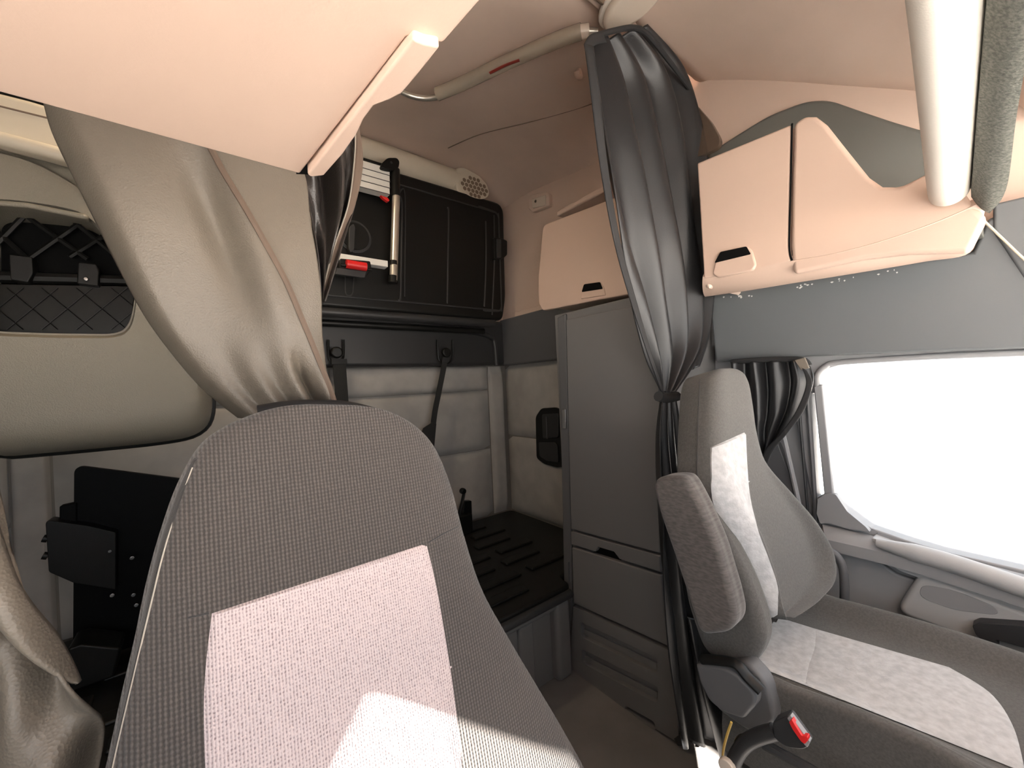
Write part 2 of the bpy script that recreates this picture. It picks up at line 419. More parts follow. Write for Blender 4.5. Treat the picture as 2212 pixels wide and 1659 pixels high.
# cream roll moulding where roof meets back wall
S(tube('trim_5', [V((XL, 1.862, 2.245)), V((.0, 1.862, 2.245)), V((.6, 1.862, 2.245)), V((1.14, 1.862, 2.235))], .064, 'cream', sides=20))
# peach lower lip of the side wall over the dark band
S(box('trim_6', (1.435, 1.20, 1.505), (XR+.01, 1.80, 1.54), 'peach', bev=.01))

# ------------------------------------------------------------------ right door with its window
XD = 1.44
door_out = [(1693, 772), (1760, 768), (2212, 748), (2500, 735), (2700, 2100), (1700, 1900), (1758, 1500), (1758, 1100)]
win = [(1772, 812), (1785, 797), (1815, 788), (2000, 776), (2212, 767), (2480, 756), (2560, 1300), (2212, 1232), (2040, 1192), (1960, 1168), (1880, 1140), (1820, 1095), (1803, 1072), (1790, 960), (1773, 845)]
quarter = [(1752, 850), (1762, 848), (1768, 930), (1780, 1068), (1764, 1076), (1757, 960)]
dp = ('x', XD)
door = S(plate_holes('door_1', [P(u, v, dp) for u, v in door_out], [rnd([P(u, v, dp) for u, v in win], .006), [P(u, v, dp) for u, v in quarter]], X, .05, 'lgrey', bev=.004))
wf = S(tube('window_1', [P(u, v, ('x', XD-.004)) for u, v in ((2480, 751), (2212, 762), (2000, 771), (1815, 783), (1783, 792), (1766, 812), (1767, 845), (1783, 960), (1797, 1068))], .008, 'lgrey', sides=10, n=60))
g = slab('pane', win, ('x', XD+.03), .004, 'glass', wf, bev=0)
slab('pane', quarter, ('x', XD+.03), .004, 'glass', wf, bev=0)
S(tube('trim_7', [P(u, v, ('x', XD-.006)) for u, v in ((1742, 800), (1745, 860), (1752, 960), (1760, 1075), (1766, 1200), (1768, 1310))], .006, 'grey', sides=8))
slab('divider_bar', [(1757, 835), (1776, 830), (1800, 1068), (1780, 1072)], ('x', XD-.012), .02, 'lgrey', wf, bev=.004)
slab('sill_cap', [(1766, 1078), (1785, 1066), (1805, 1068), (1830, 1105), (1870, 1138), (1880, 1150), (1830, 1142), (1790, 1130), (1772, 1132), (1764, 1110)], ('x', XD-.02), .02, 'lgrey', door, bev=.006, r=.004)
# sill shelf, ledge and armrest roll
vs_ = [(1775, 1130), (1900, 1160), (2010, 1188), (2212, 1240), (2500, 1310)]
A = cat([P(u, v, ('x', XD-.004)) for u, v in vs_], 20); B = cat([P(u, v, ('x', XD-.06)) for u, v in ((1782, 1165), (1900, 1192), (2010, 1222), (2212, 1285), (2500, 1375))], 20)
loft('sill_shelf', A, B, V((0, 0, -1)), lambda s, t: .008*math.sin(math.pi*s), 'lgrey', door, ns=8, back=.03, smooth_ends=False)
tube('armrest_roll', [P(u, v, ('x', XD-.055)) for u, v in ((1893, 1172), (1960, 1190), (2040, 1212), (2120, 1238), (2212, 1270), (2400, 1335), (2560, 1390))], lambda t: .010+.012*min(1, t*5), 'mgrey', door, sides=16, n=50)
slab('armrest_panel', [(1880, 1160), (1905, 1200), (1940, 1232), (2050, 1272), (2212, 1330), (2500, 1425), (2500, 1360), (2212, 1275), (2000, 1205)], ('x', XD-.04), .045, 'mgrey', door, bev=.008, r=.01)
slab('lower_panel', [(1765, 1172), (1880, 1200), (1935, 1240), (2212, 1340), (2500, 1440), (2600, 2000), (1772, 1800)], ('x', XD-.018), .02, 'lgrey', door, bev=.006)
slab('pull_pocket', [(1985, 1240), (2212, 1322), (2460, 1410), (2460, 1520), (2212, 1420), (2100, 1385), (1950, 1330), (1940, 1310)], ('x', XD-.045), .04, 'mgrey', door, bev=.012, r=.02)
slab('pocket_hollow', [(1990, 1262), (2060, 1275), (2150, 1310), (2160, 1330), (2060, 1318), (1985, 1290)], ('x', XD-.0465), .004, 'lgrey', door, bev=.001, r=.02)
slab('door_lever', [(2100, 1352), (2115, 1345), (2212, 1352), (2400, 1420), (2400, 1462), (2212, 1400), (2150, 1382), (2160, 1398), (2130, 1392), (2108, 1372)], ('x', XD-.075), .03, 'dark', door, bev=.004, r=.004)
disc('lock_button', P(1806, 1127, ('x', XD-.03)), Z, .006, .01, 'steel', door)
tube('grab_rail', [P(u, v, ('x', XD-.10)) for u, v in ((1752, 1182), (1785, 1188), (1808, 1202), (1822, 1235), (1824, 1300), (1822, 1370))], .0105, 'grey', door, sides=12, n=30)
# pillar behind the door with its belt column and seals
S(slab('trim_8', [(1545, 745), (1700, 765), (1745, 768), (1752, 960), (1768, 1310), (1765, 1800), (1480, 1750), (1520, 1300)], ('x', 1.455), .04, 'lgrey', bev=.006))
S(slab('trim_9', [(1640, 950), (1680, 955), (1712, 1040), (1740, 1165), (1752, 1320), (1640, 1300)], ('x', 1.43), .03, 'grey', bev=.008, r=.01))
S(tube('trim_10', [P(u, v, ('x', 1.425)) for u, v in ((1690, 930), (1706, 1000), (1728, 1100), (1745, 1200), (1758, 1310))], .007, 'lgrey', sides=8))
S(tube('trim_11', [P(u, v, ('x', 1.43)) for u, v in ((1722, 820), (1732, 950), (1748, 1150), (1755, 1300))], .004, 'dark', sides=8))
# dark board over the window
hb = S(slab('trim_12', [(1530, 628), (1760, 600), (2100, 545), (2135, 470), (2300, 430), (2700, 330), (2700, 735), (2212, 752), (1760, 768), (1545, 782)], ('x', 1.405), .05, 'board', bev=.008))
rc = random.Random(7); cv, cf = [], []
for k in range(26):
    u = rc.choice([rc.uniform(1550, 1640), rc.uniform(1720, 1770), rc.uniform(1790, 1900), rc.uniform(1890, 1960)])
    v = 646-(u-1550)*.158+rc.uniform(-3, 6); l = rc.uniform(2, 8)
    b0 = len(cv)
    for du, dv in ((-l/2, 0), (0, -2), (l/2, -l*.15), (0, 2)): cv.append(P(u+du, v+dv, ('x', 1.4035)))
    cf.append((b0, b0+1, b0+2, b0+3))
ch = obj('scuff_marks', cv, cf, 'chip', hb, sm=False); ch['kind'] = 'stuff'
S(tube('trim_13', [P(u, v, ('x', 1.39)) for u, v in ((2118, 470), (2165, 515), (2212, 560), (2300, 640))], .0025, 'cream', sides=8))
S(slab('trim_14', [(2145, 440), (2400, 380), (2600, 600), (2400, 740), (2212, 600), (2145, 500)], ('x', 1.40), .04, 'board', bev=.006))

# header roll and felt band over the windscreen
S(tube('trim_15', [V((-.5, -.05, 1.54)), V((.0, -.008, 1.525)), V((.35, .018, 1.512)), V((.62, .036, 1.500)), V((.9, .056, 1.478)), V((1.12, .072, 1.459)), V((1.165, .074, 1.455))], lambda t: .028 if t < .97 else .025, 'white', sides=32))
fa = cat([V((1.175, .047, 1.438)), V((.9, .028, 1.462)), V((.62, .008, 1.485)), V((.3, -.015, 1.497)), V((-.5, -.08, 1.52))], 30)
fbb = cat([V((1.19, .026, 1.402)), V((1.1, .004, 1.418)), V((.75, -.014, 1.45)), V((.2, -.06, 1.47)), V((-.5, -.12, 1.49))], 30)
S(loft('trim_17', fa, fbb, V((0, 0, 1)), lambda s, t: .006*math.sin(math.pi*s), 'felt', None, ns=8, back=.03, smooth_ends=False))

# ------------------------------------------------------------------ tall cabinet
cb = thing('tall_cabinet', 'dark grey tall cabinet with drawers standing between bed and right-hand seat', 'cabinet')
XC = 1.08
cp = ('x', XC)
box('body', (XC+.022, .675, 0.0), (XR-.01, 1.125, 1.385), 'cab', cb, bev=.004)
slab('side_post', [(1203, 686), (1221, 677), (1233, 1143), (1236, 1300), (1230, 1456), (1220, 1450), (1218, 1285), (1211, 950)], ('x', XC+.012), .03, 'grey', cb, bev=.006)
slab('door', [(1222, 690), (1420, 652), (1424, 850), (1425, 1196), (1233, 1143)], cp, .022, 'cab', cb, bev=.005)
dr = slab('drawer', [(1233, 1148), (1425, 1201), (1427, 1236), (1338, 1208), (1326, 1192), (1292, 1182), (1286, 1192), (1234, 1176)], cp, .022, 'cab', cb, bev=.003)
slab('finger_slot', [(1284, 1180), (1340, 1194), (1340, 1212), (1284, 1194)], ('x', XC+.016), .005, 'hole', dr, bev=0)
slab('flap', [(1235, 1182), (1427, 1243), (1443, 1397), (1238, 1303)], cp, .022, 'cab', cb, bev=.005)
bp_ = [P(u, v, cp) for u, v in ((1238, 1310), (1443, 1404), (1453, 1402), (1467, 1606), (1229, 1456))]
def rec(uv): return rnd([P(u, v, cp) for u, v in uv], .012, 4)
bs = plate_holes('base_panel', bp_, [rec(((1254, 1344), (1420, 1422), (1420, 1456), (1256, 1376))), rec(((1256, 1402), (1421, 1484), (1420, 1520), (1258, 1432))), rec(((1350, 1524), (1414, 1560), (1416, 1580), (1350, 1542)))], X, .022, 'cab', cb, bev=.003)
for uv in (((1256, 1356), (1418, 1432), (1420, 1458), (1256, 1378)), ((1258, 1414), (1420, 1496), (1420, 1522), (1258, 1434))):
    slab('recess', uv, ('x', XC+.016), .008, 'cab', bs, bev=.002)
slab('vent_gap', [(1345, 1520), (1418, 1558), (1420, 1584), (1345, 1544)], ('x', XC+.02), .003, 'hole', bs, bev=0)
for v0, v1 in ((884, 926), (1215, 1258)):
    slab('hinge_clip', [(1214+(v0-884)*.02, v0), (1221+(v0-884)*.02, v0), (1222+(v0-884)*.02, v1), (1215+(v0-884)*.02, v1)], ('x', XC+.005), .012, 'steel' if v0 < 900 else 'grey', cb, bev=.001)
slab('foot_bracket', [(1455, 1596), (1478, 1580), (1484, 1590), (1476, 1612), (1464, 1612)], ('x', XC-.004), .02, 'dark', cb, bev=.002)

# control panel on the quilted side wall
ctl = thing('control_panel', 'black rounded control panel with handset on the quilted side wall', 'control panel')
xp = ('x', XR-.045)
slab('housing', [(1156, 900), (1168, 882), (1200, 880), (1222, 895), (1222, 1008), (1200, 1010), (1175, 1003), (1158, 990)], xp, .04, 'black', ctl, bev=.006, r=.02)
slab('handset', [(1170, 895), (1206, 893), (1206, 945), (1172, 948)], ('x', XR-.054), .012, 'dark', ctl, bev=.003, r=.012)
slab('rocker_panel', [(1163, 955), (1198, 955), (1204, 965), (1206, 1000), (1180, 996), (1165, 985)], ('x', XR-.052), .010, 'dark', ctl, bev=.003, r=.01)
tube('ridge', [P(1180, 900, ('x', XR-.056)), P(1182, 948, ('x', XR-.056))], .003, 'grey', ctl, sides=8)

# ------------------------------------------------------------------ bed base
bd = thing('sleeper_bed', 'black ribbed lower bed base along the quilted back wall', 'bed')
bx0, bx1, by0, by1, bz = XL+.03, XR-.035, 1.06, 1.925, .355
bo = rnd([V((bx0, by0, bz)), V((1.065, by0, bz)), V((1.065, 1.135, bz)), V((bx1, 1.135, bz)), V((bx1, by1, bz)), V((bx0, by1, bz))], .04)
slab3('platform', bo, -Z, .045, 'black', bd, bev=.010)
for i in range(8):
    for j in range(7):
        x = -.50+i*.245+(.05 if j % 2 else 0); y0 = 1.13+j*.108
        if x+.19 < (1.03 if y0 < 1.2 else 1.40): box('rib', (x, y0, bz-.002), (x+.19, y0+.05, bz+.009), 'black', bd, bev=.007)
tube('edge_rail', [V((bx0, by0-.004, bz-.03)), V((1.05, by0-.004, bz-.03))], .016, 'dark', bd)
box('front_panel', (bx0, by0+.05, 0), (1.055, by0+.08, bz-.035), 'cab', bd, bev=.006)
for x0, x1 in ((.10, .18), (.83, .90)): box('stiffener', (x0, by0+.035, .0), (x1, by0+.06, bz-.09), 'cab', bd, bev=.012)
box('corner_post', (.99, by0+.012, 0), (1.065, by0+.08, bz-.06), 'cab', bd, bev=.02)
box('top_rail', (bx0, by0+.02, bz-.085), (1.06, by0+.055, bz-.04), 'cab', bd, bev=.01)
# fittings on the bed
for k, (u, v) in enumerate(((1196, 1222), (1232, 1100))):
    disc('bed_bolt', P(u if k == 0 else 1098, v if k == 0 else 1103, ('z', bz+.006)), Z, .008, .006, 'steel', bd, n=10)
lt = thing('bed_latch', 'black upright latch lever at the back of the bed base', 'latch')
tube('lever', [P(u, v, ('y', 1.78)) for u, v in ((991, 1118), (994, 1100), (998, 1085), (1002, 1066))], .012, 'black', lt, sides=10, flat=.6)
disc('knob', P(1003, 1062, ('y', 1.765)), Y, .016, .03, 'black', lt, n=16, bev=.008)
box('base', (P(996,1112,('y',1.79)).x-.03, 1.76, bz+.008), (P(996,1112,('y',1.79)).x+.05, 1.84, P(996,1112,('y',1.79)).z), 'black', lt)
slab('bracket', [(1004, 1083), (1019, 1082), (1020, 1112), (1000, 1118)], ('y', 1.80), .03, 'black', lt, bev=.003)

# ------------------------------------------------------------------ folded upper bunk
bk = thing('upper_bunk', 'black plastic upper bunk folded up against the back wall', 'bunk')
YK = 1.80
ko = rnd([V((-.56, YK, 1.485)), V((1.355, YK, 1.485)), V((1.385, YK, 1.62)), V((1.40, YK, 2.13)), V((1.37, YK, 2.165)), V((-.56, YK, 2.165))], .035)
slab3('tray', ko, Y, .085, 'black', bk, bev=.018)
kp = ('y', YK-.001)
for uv, r in ((((858, 420), (868, 440), (867, 540), (865, 640), (860, 648)), .005), (((862, 418), (875, 425), (874, 640)), .003), (((966, 449), (969, 470), (966, 655)), .0045), (((1049, 478), (1050, 560), (1046, 662)), .0045), (((1067, 465), (1068, 560), (1063, 680)), .0045)):
    tube('rib', [P(u, v, kp) for u, v in uv], r, 'dark', bk, sides=8)
tube('rib', [P(u, v, kp) for u, v in ((745, 598), (746, 630), (750, 638), (758, 638), (762, 630), (764, 600))], .003, 'dark', bk, sides=8)
gp = rnd([V((1.2, YK-.002, 2.11)), V((1.355, YK-.002, 2.10)), V((1.345, YK-.002, 1.535)), V((1.2, YK-.002, 1.53))], .04, 6)
tube('groove', [V((-.5, YK-.002, 2.115))]+gp[3:25]+[V((-.5, YK-.002, 1.53))], .004, 'dark', bk, sides=8)
c = P(766, 512, kp); disc('knob_dish', c, -Y, .073, .006, 'dark', bk, n=36); disc('knob', c-Y*.006, -Y, .060, .010, 'black', bk, n=36)
slab('knob_grip', [(754, 490), (764, 482), (768, 490), (766, 540), (758, 546), (753, 538)], ('y', YK-.04), .03, 'dark', bk, bev=.006, r=.01)
slab('latch', [(1068, 512), (1085, 515), (1096, 520), (1096, 550), (1088, 558), (1068, 560)], ('y', YK-.02), .03, 'black', bk, bev=.004, r=.008)
slab('latch_lever', [(1074, 516), (1083, 517), (1083, 556), (1074, 556)], ('y', YK-.028), .012, 'dark', bk, bev=.002)
tube('hinge_rail', [V((-.55, YK+.02, 1.468)), V((1.30, YK+.02, 1.468))], .022, 'dark', bk)
tube('lower_rail', [V((-.55, YK+.05, 1.425)), V((1.25, YK+.05, 1.425))], .016, 'black', bk)

# ladder stowed on the bunk
ld = thing('ladder', 'folded aluminium ladder with black caps strapped to the black bunk', 'ladder')
YL = 1.725
lp = ('y', YL)
def lx(u, v, dx=0, dy=0): return P(u, v, lp)+V((dx, dy, 0))
for dx in (0, -.36):
    tube('side_rail', [lx(856, 422, dx), lx(850, 606, dx)], .018, 'alu', ld, sides=20)
    tube('rail_sleeve', [lx(854, 366, dx), lx(855, 424, dx)], .020, 'black', ld, sides=16)
    tube('rail_foot', [lx(849, 596, dx), lx(848.5, 611, dx)], .0195, 'black', ld, sides=16)
    tube('rail_ring', [lx(850, 564, dx), lx(850, 573, dx)], .0195, 'black', ld, sides=16)
for k in range(4):
    a = P(842, 372+k*13.5, lp); b = a+V((-.33, 0, 0))
    slab3('tread', [a+V((0, 0, .017)), a-V((0, 0, .017)), b-V((0, 0, .017)), b+V((0, 0, .017))], Y, .045, 'tread', ld, bev=.002)
    tube('tread_groove', [a-V((0, .001, .0165)), b-V((0, .001, .0165))], .0015, 'dark', ld, sides=6)
a = P(838, 570, lp); b = a+V((-.33, 0, 0))
slab3('bottom_tread', [a+V((0, 0, .014)), a-V((0, 0, .014)), b-V((0, 0, .014)), b+V((0, 0, .014))], Y, .045, 'tread', ld, bev=.002)
slab('release_tab', [(822, 421), (838, 427), (842, 433), (838, 435), (828, 428)], ('y', YL-.01), .02, 'red', ld, bev=.002)
hc = thing('ladder_clip', 'black clip with red button holding the bottom of the ladder', 'clip')
slab('clip_body', [(735, 558), (800, 564), (803, 582), (790, 598), (732, 590)], ('y', YL-.035), .03, 'black', hc, bev=.003, r=.006)
slab('clip_base', [(728, 578), (792, 586), (788, 600), (724, 592)], ('y', YL-.04), .02, 'dark', hc, bev=.002)
tube('red_roller', [P(748, 570, ('y', YL-.045)), P(791, 577, ('y', YL-.045))], .018, 'red', hc, sides=16)
tube('pin', [P(736, 572, ('y', YL-.04)), P(803, 583, ('y', YL-.04))], .006, 'black', hc, sides=10)
uc = thing('ladder_bracket', 'black knob bracket at the top corner of the ladder', 'bracket')
slab('bracket', [(825, 352), (838, 340), (858, 340), (864, 348), (862, 362), (852, 368), (835, 366), (822, 362)], ('y', YL-.02), .07, 'black', uc, bev=.008, r=.012)
tube('bracket_arm', [P(782, 346, ('y', YL+.02)), P(835, 362, ('y', YL+.02))], .012, 'black', uc, sides=10)
disc('screw', P(845, 352, ('y', YL-.021)), -Y, .006, .004, 'dark', uc, n=12)

# two safety straps hanging from buckles on the band
def strap(name, label, top, path, wd, tail=None):
    t = thing(name, label, 'strap', 'safety straps under the bunk')
    yp = 1.885
    u, v = top
    tube('buckle_loop', [P(a, b, ('y', yp-.005)) for a, b in ((u-17, v-28), (u-15, v+10), (u-8, v+20), (u+8, v+22), (u+16, v+8), (u+16, v-28))], .005, 'black', t, sides=8)
    disc('buckle', P(u, v, ('y', yp-.02)), -Y, .026, .022, 'black', t, n=18, bev=.009)
    pts = cat([P(a, b, ('y', yp-.03)) for a, b in path], 30)
    sd = V((wd/2, 0, 0))
    slab_pts = [p-sd for p in pts]+[p+sd for p in reversed(pts)]
    slab3('webbing', slab_pts, Y, .006, 'webbing', t, bev=.001)
    slab3('stitched_end', [pts[0]+V((-wd*.6, -.002, 0)), pts[0]+V((wd*.6, -.002, 0)), pts[3]+V((wd*.6, -.002, 0)), pts[3]+V((-wd*.6, -.002, 0))], Y, .010, 'hem', t, bev=.001)
    if tail:
        q = [P(a, b, ('y', yp-.04)) for a, b in tail]; slab3('tail', q, Y, .008, 'webbing', t, bev=.002)
    return t
strap('safety_strap', 'black safety strap hanging straight down, right beside the big leatherette curtain', (726, 762), ((733, 775), (735, 810), (738, 850), (741, 900), (742, 960)), .055)
strap('safety_strap', 'thin twisted black safety strap slanting down nearer the tall cabinet', (962, 762), ((963, 772), (958, 800), (948, 850), (940, 890), (935, 930), (930, 975)), .030,
      ((935, 912), (943, 915), (938, 970), (932, 972), (926, 955), (906, 945), (915, 925)))

# ------------------------------------------------------------------ sleeper locker (rear) and front locker
sk = thing('sleeper_locker', 'beige overhead locker with one flap above the tall cabinet', 'locker')
XK = 1.18
q = [(1172, 492), (1178, 484), (1345, 420), (1420, 392), (1440, 640), (1375, 633), (1290, 648), (1220, 662), (1172, 671), (1163, 655), (1162, 600)]
slab('flap', q, ('x', XK), .03, 'locker', sk, bev=.012, r=.012)
box('body', (XK+.03, .70, 1.445), (XR-.005, 1.27, 1.74), 'peach', sk, bev=.02)
hh = slab('handle', [(1255, 625), (1262, 613), (1296, 608), (1304, 620), (1308, 638), (1254, 646)], ('x', XK-.004), .012, 'locker', sk, bev=.003, r=.006)
slab('handle_recess', [(1256, 631), (1261, 614), (1296, 609), (1302, 624)], ('x', XK-.0052), .004, 'hole', hh, bev=.001, r=.006)
box('top_ledge', (1.29, .80, 1.875), (XR-.01, 1.275, 1.90), 'peach', sk, bev=.008)
fk = thing('front_locker', 'beige overhead locker with flap and sculpted open shelf above the side window', 'locker')
q_door = [(1505, 352), (1709, 268), (1706, 400), (1703, 530), (1709, 566), (1620, 584), (1520, 602)]
q_fix = [(1714, 266), (1738, 250), (1762, 250), (1785, 268), (1830, 325), (1876, 382), (1905, 402), (1945, 402), (2000, 374), (2040, 352), (2075, 400), (2095, 432), (2132, 470), (2095, 545), (1960, 548), (1860, 560), (1713, 592), (1708, 530), (1710, 400)]
slab('flap', q_door, ('x', XK), .03, 'locker', fk, bev=.006)
pp = [P(u, v, ('x', XK+.002)) for u, v in q_fix]
slab3('fixed_front', pp, X, .03, 'locker', fk, bev=.010)
# rolled lower edge running the whole length
Lr = cat([P(u, v, ('x', XK+.001)) for u, v in ((1518, 598), (1620, 582), (1709, 564), (1800, 548), (1900, 522), (2000, 488), (2080, 455), (2132, 430))], 40)
Rr = cat([P(u, v, ('x', 1.30)) for u, v in ((1525, 641), (1620, 627), (1712, 612), (1800, 598), (1900, 582), (2000, 565), (2090, 549), (2112, 500))], 40)
loft('lower_roll', Lr, Rr, V((.6, 0, .8)), lambda s, t: .018*math.sin(math.pi*s)**.7, 'locker', fk, ns=12, back=.02, smooth_ends=False)
box('shelf_floor', (1.20, .04, 1.40), (XR-.01, .56, 1.43), 'shelf', fk, bev=.003)
box('end_panel', (1.20, .555, 1.38), (XR-.01, .575, 1.70), 'peach', fk, bev=.01)
hh = slab('handle', [(1538, 592), (1546, 560), (1558, 542), (1612, 531), (1624, 540), (1633, 572), (1626, 584), (1550, 600)], ('x', XK-.006), .014, 'locker', fk, bev=.005, r=.008)
slab('handle_recess', [(1543, 568), (1556, 544), (1612, 532), (1622, 549)], ('x', XK-.0072), .004, 'hole', hh, bev=.001, r=.004)
tube('flap_gap', [P(u, v, ('x', XK+.001)) for u, v in ((1711, 267), (1708, 400), (1705, 530), (1711, 563))], .0022, 'hole', fk, sides=6)

# smoked cover beside the curtain head
sc = tag(slab('smoked_cover', [(1478, 215), (1500, 222), (1535, 262), (1556, 300), (1552, 318), (1512, 338), (1470, 345)], ('x', 1.31), .02, 'smoke', bev=.006, r=.02), 'brown smoked plastic cover beside the top of the dark curtain', 'cover')
# reading lamp, coat hook, speaker
rp = ('x', 1.455)
rd = thing('reading_lamp', 'small square reading lamp on the beige side wall above the sleeper locker', 'lamp')
slab('frame', [(1140, 430), (1150, 419), (1180, 414), (1186, 420), (1186, 444), (1150, 458), (1142, 452)], rp, .03, 'peach', rd, bev=.006, r=.008)
slab('lens', [(1148, 430), (1178, 421), (1178, 443), (1150, 450)], ('x', 1.449), .008, 'lens', rd, bev=.003, r=.008)
disc('bulb', P(1158, 435, ('x', 1.447)), -X, .008, .006, 'steel', rd, n=14)
hk = tag(tube('coat_hook', [V((1.10, .94, 2.243)), V((1.095, .93, 2.205)), V((1.075, .925, 2.195)), V((1.065, .92, 2.205))], .009, 'locker', sides=10), 'small beige coat hook on the sloping roof lining near the curtain', 'hook')
sp = thing('roof_speaker', 'cream corner speaker with brown honeycomb grille under the roof', 'speaker')
ssp = ('y', 1.805)
slab('cover', [(985, 362), (1002, 360), (1035, 378), (1054, 398), (1058, 420), (1030, 440), (990, 420), (984, 395)], ssp, .09, 'cream', sp, bev=.01, r=.02)
cen = P(1025, 405, ('y', 1.800)); gx = (P(1056, 410, ('y', 1.800))-cen).length; gz = (P(1026, 428, ('y', 1.800))-cen).length
disc('grille_back', cen, Y, gx, .004, 'cream', sp, n=30, ry=gz)
hv, hf = [], []; hr = gx/6.6
for i in range(-7, 8):
    for j in range(-7, 8):
        px_ = (i+.5*(j % 2))*hr*1.75; pz_ = j*hr*1.52
        if (px_/gx)**2+(pz_/gz)**2 < .85:
            b0 = len(hv)
            for k in range(6):
                a = math.pi/6+k*math.pi/3; hv.append(cen+V((px_+hr*.82*math.cos(a), -.002, pz_+hr*.82*math.sin(a))))
            hf.append(tuple(range(b0, b0+6)))
o = obj('grille_cells', hv, hf, 'brown', sp, sm=False); o['kind'] = 'stuff'

# curved curtain rail and roof lamp
cr = thing('curtain_rail', 'clear plastic curved curtain rail running along the roof lining', 'curtain rail')
zr = ('z', 2.19)
tube('rail', [P(u, v, zr) for u, v in ((830, 165), (862, 195), (900, 210), (940, 210), (990, 188), (1100, 135), (1180, 98), (1255, 70), (1290, 68))], .010, 'alu', cr, sides=10)
tube('clear_sleeve', [P(u, v, zr) for u, v in ((945, 203), (1000, 180), (1100, 132), (1200, 88), (1256, 68))], .022, 'clear', cr, sides=16)
tube('red_label', [P(u, v, ('z', 2.166)) for u, v in ((1058, 158), (1090, 142), (1122, 130))], .006, 'dkred', cr, sides=8, flat=.4)
tube('end_cap', [P(1248, 70, zr), P(1272, 66, zr)], .019, 'lens', cr, sides=14)
rlp = thing('roof_lamp', 'oval off-white roof lamp above the gathered dark curtain', 'lamp')
cc = P(1368, -8, ('z', 2.19)); vs, fs = [], []
disc('lens', cc, -Z, .055, .03, 'lens', rlp, n=36, bev=.014, ry=.10, up=Y)
disc('frame', cc+Z*.01, -Z, .066, .02, 'white', rlp, n=36, bev=.008, ry=.112, up=Y)
S(tube('trim_18', [P(1270, -30, ('z', 2.195)), P(1310, 8, ('z', 2.195)), P(1352, 52, ('z', 2.195))], .010, 'brown', sides=8))

# ------------------------------------------------------------------ driver side locker overhead (seen from below)
dl = thing('driver_locker', 'pale peach overhead locker seen from below, nearest the camera at upper left', 'locker')
zl = ('z', 1.385)
slab('underside', [(-250, 132), (0, 200), (648, 376), (878, 82), (892, 79), (915, 90), (957, 95), (1040, 0), (1240, -230), (-250, -600)], zl, .02, 'locker', dl, bev=.005)
lpuv = [(664, 378), (893, 84), (915, 93), (948, 99), (948, 106), (905, 160), (868, 204), (840, 218), (808, 230), (786, 258), (770, 292), (740, 335), (700, 380), (672, 383)]
slab('flap_lip', lpuv, ('z', 1.378), .03, 'locker', dl, bev=.006)
a, b = P(655, 378, zl), P(1040, 0, zl)
slab('grip_slot', [(640, 376), (878, 76), (905, 80), (690, 378)], ('z', 1.398), .01, 'hole', dl, bev=0)
top = [P(u, v, zl)+Z*.02 for u, v in ((-250, 132), (650, 372), (1030, 0), (1230, -230), (-250, -600))]
slab3('body', top, Z, .38, 'locker', dl, bev=.01)

# ------------------------------------------------------------------ padded panel at left, with open pocket
pd = thing('padded_wall_panel', 'grey-beige leatherette padded panel with open dark cubby at far left', 'panel')
yq = ('y', 1.40)
outer = [(-90, 285), (60, 318), (190, 400), (330, 560), (420, 720), (455, 820), (462, 880), (452, 925), (415, 952), (330, 966), (150, 984), (-90, 1006)]
inner = [(-50, 432), (80, 443), (180, 458), (240, 520), (285, 600), (287, 640), (276, 695), (250, 718), (100, 716), (-50, 710)]
O3 = rnd([P(u, v, yq) for u, v in outer], .05, 6); I3 = rnd([P(u, v, yq) for u, v in inner], .03, 6)
padring('pad', O3, I3, Y, .14, 'padleather', pd, n=140)
e = arc(O3, 90, True); tube('edge_piping', [p+Y*.135 for p in e[10:80]], .009, 'black', pd, sides=8, n=90)
slab3('cubby_back', [P(u, v, ('y', 1.53)) for u, v in ((-120, 420), (330, 440), (330, 740), (-120, 740))], Y, .01, 'hole', pd, bev=0)
for x0, x1, y0, y1 in ((-40, 470, 60, 560), (40, 455, 190, 560), (130, 455, 260, 560), (-40, 560, 60, 458), (60, 560, 190, 470), (150, 555, 240, 500)):
    tube('lattice_rib', [P(x0, x1, ('y', 1.50)), P(y0, y1, ('y', 1.50))], .006, 'black', pd, sides=6)
tube('cubby_rail', [P(-60, 596, ('y', 1.49)), P(285, 606, ('y', 1.49))], .014, 'black', pd, sides=8)
slab('cubby_clip', [(168, 566), (208, 570), (214, 582), (212, 618), (166, 612)], ('y', 1.46), .04, 'black', pd, bev=.004, r=.004)
disc('clip_screw', P(186, 603, ('y', 1.458)), -Y, .005, .004, 'steel', pd, n=10)
slab('cubby_clip', [(18, 548), (70, 555), (72, 590), (60, 610), (22, 604)], ('y', 1.46), .04, 'black', pd, bev=.004, r=.004)
slab('net_pocket', [(-70, 612), (292, 618), (284, 700), (250, 724), (-70, 716)], ('y', 1.485), .008, 'net', pd, bev=.002, r=.015)
for k in range(5):
    u0 = -60+k*75
    tube('net_cord', [P(u0, 622, ('y', 1.482)), P(u0+110, 712, ('y', 1.482))], .0012, 'black', pd, sides=5)
    tube('net_cord', [P(u0+110, 622, ('y', 1.482)), P(u0, 712, ('y', 1.482))], .0012, 'black', pd, sides=5)
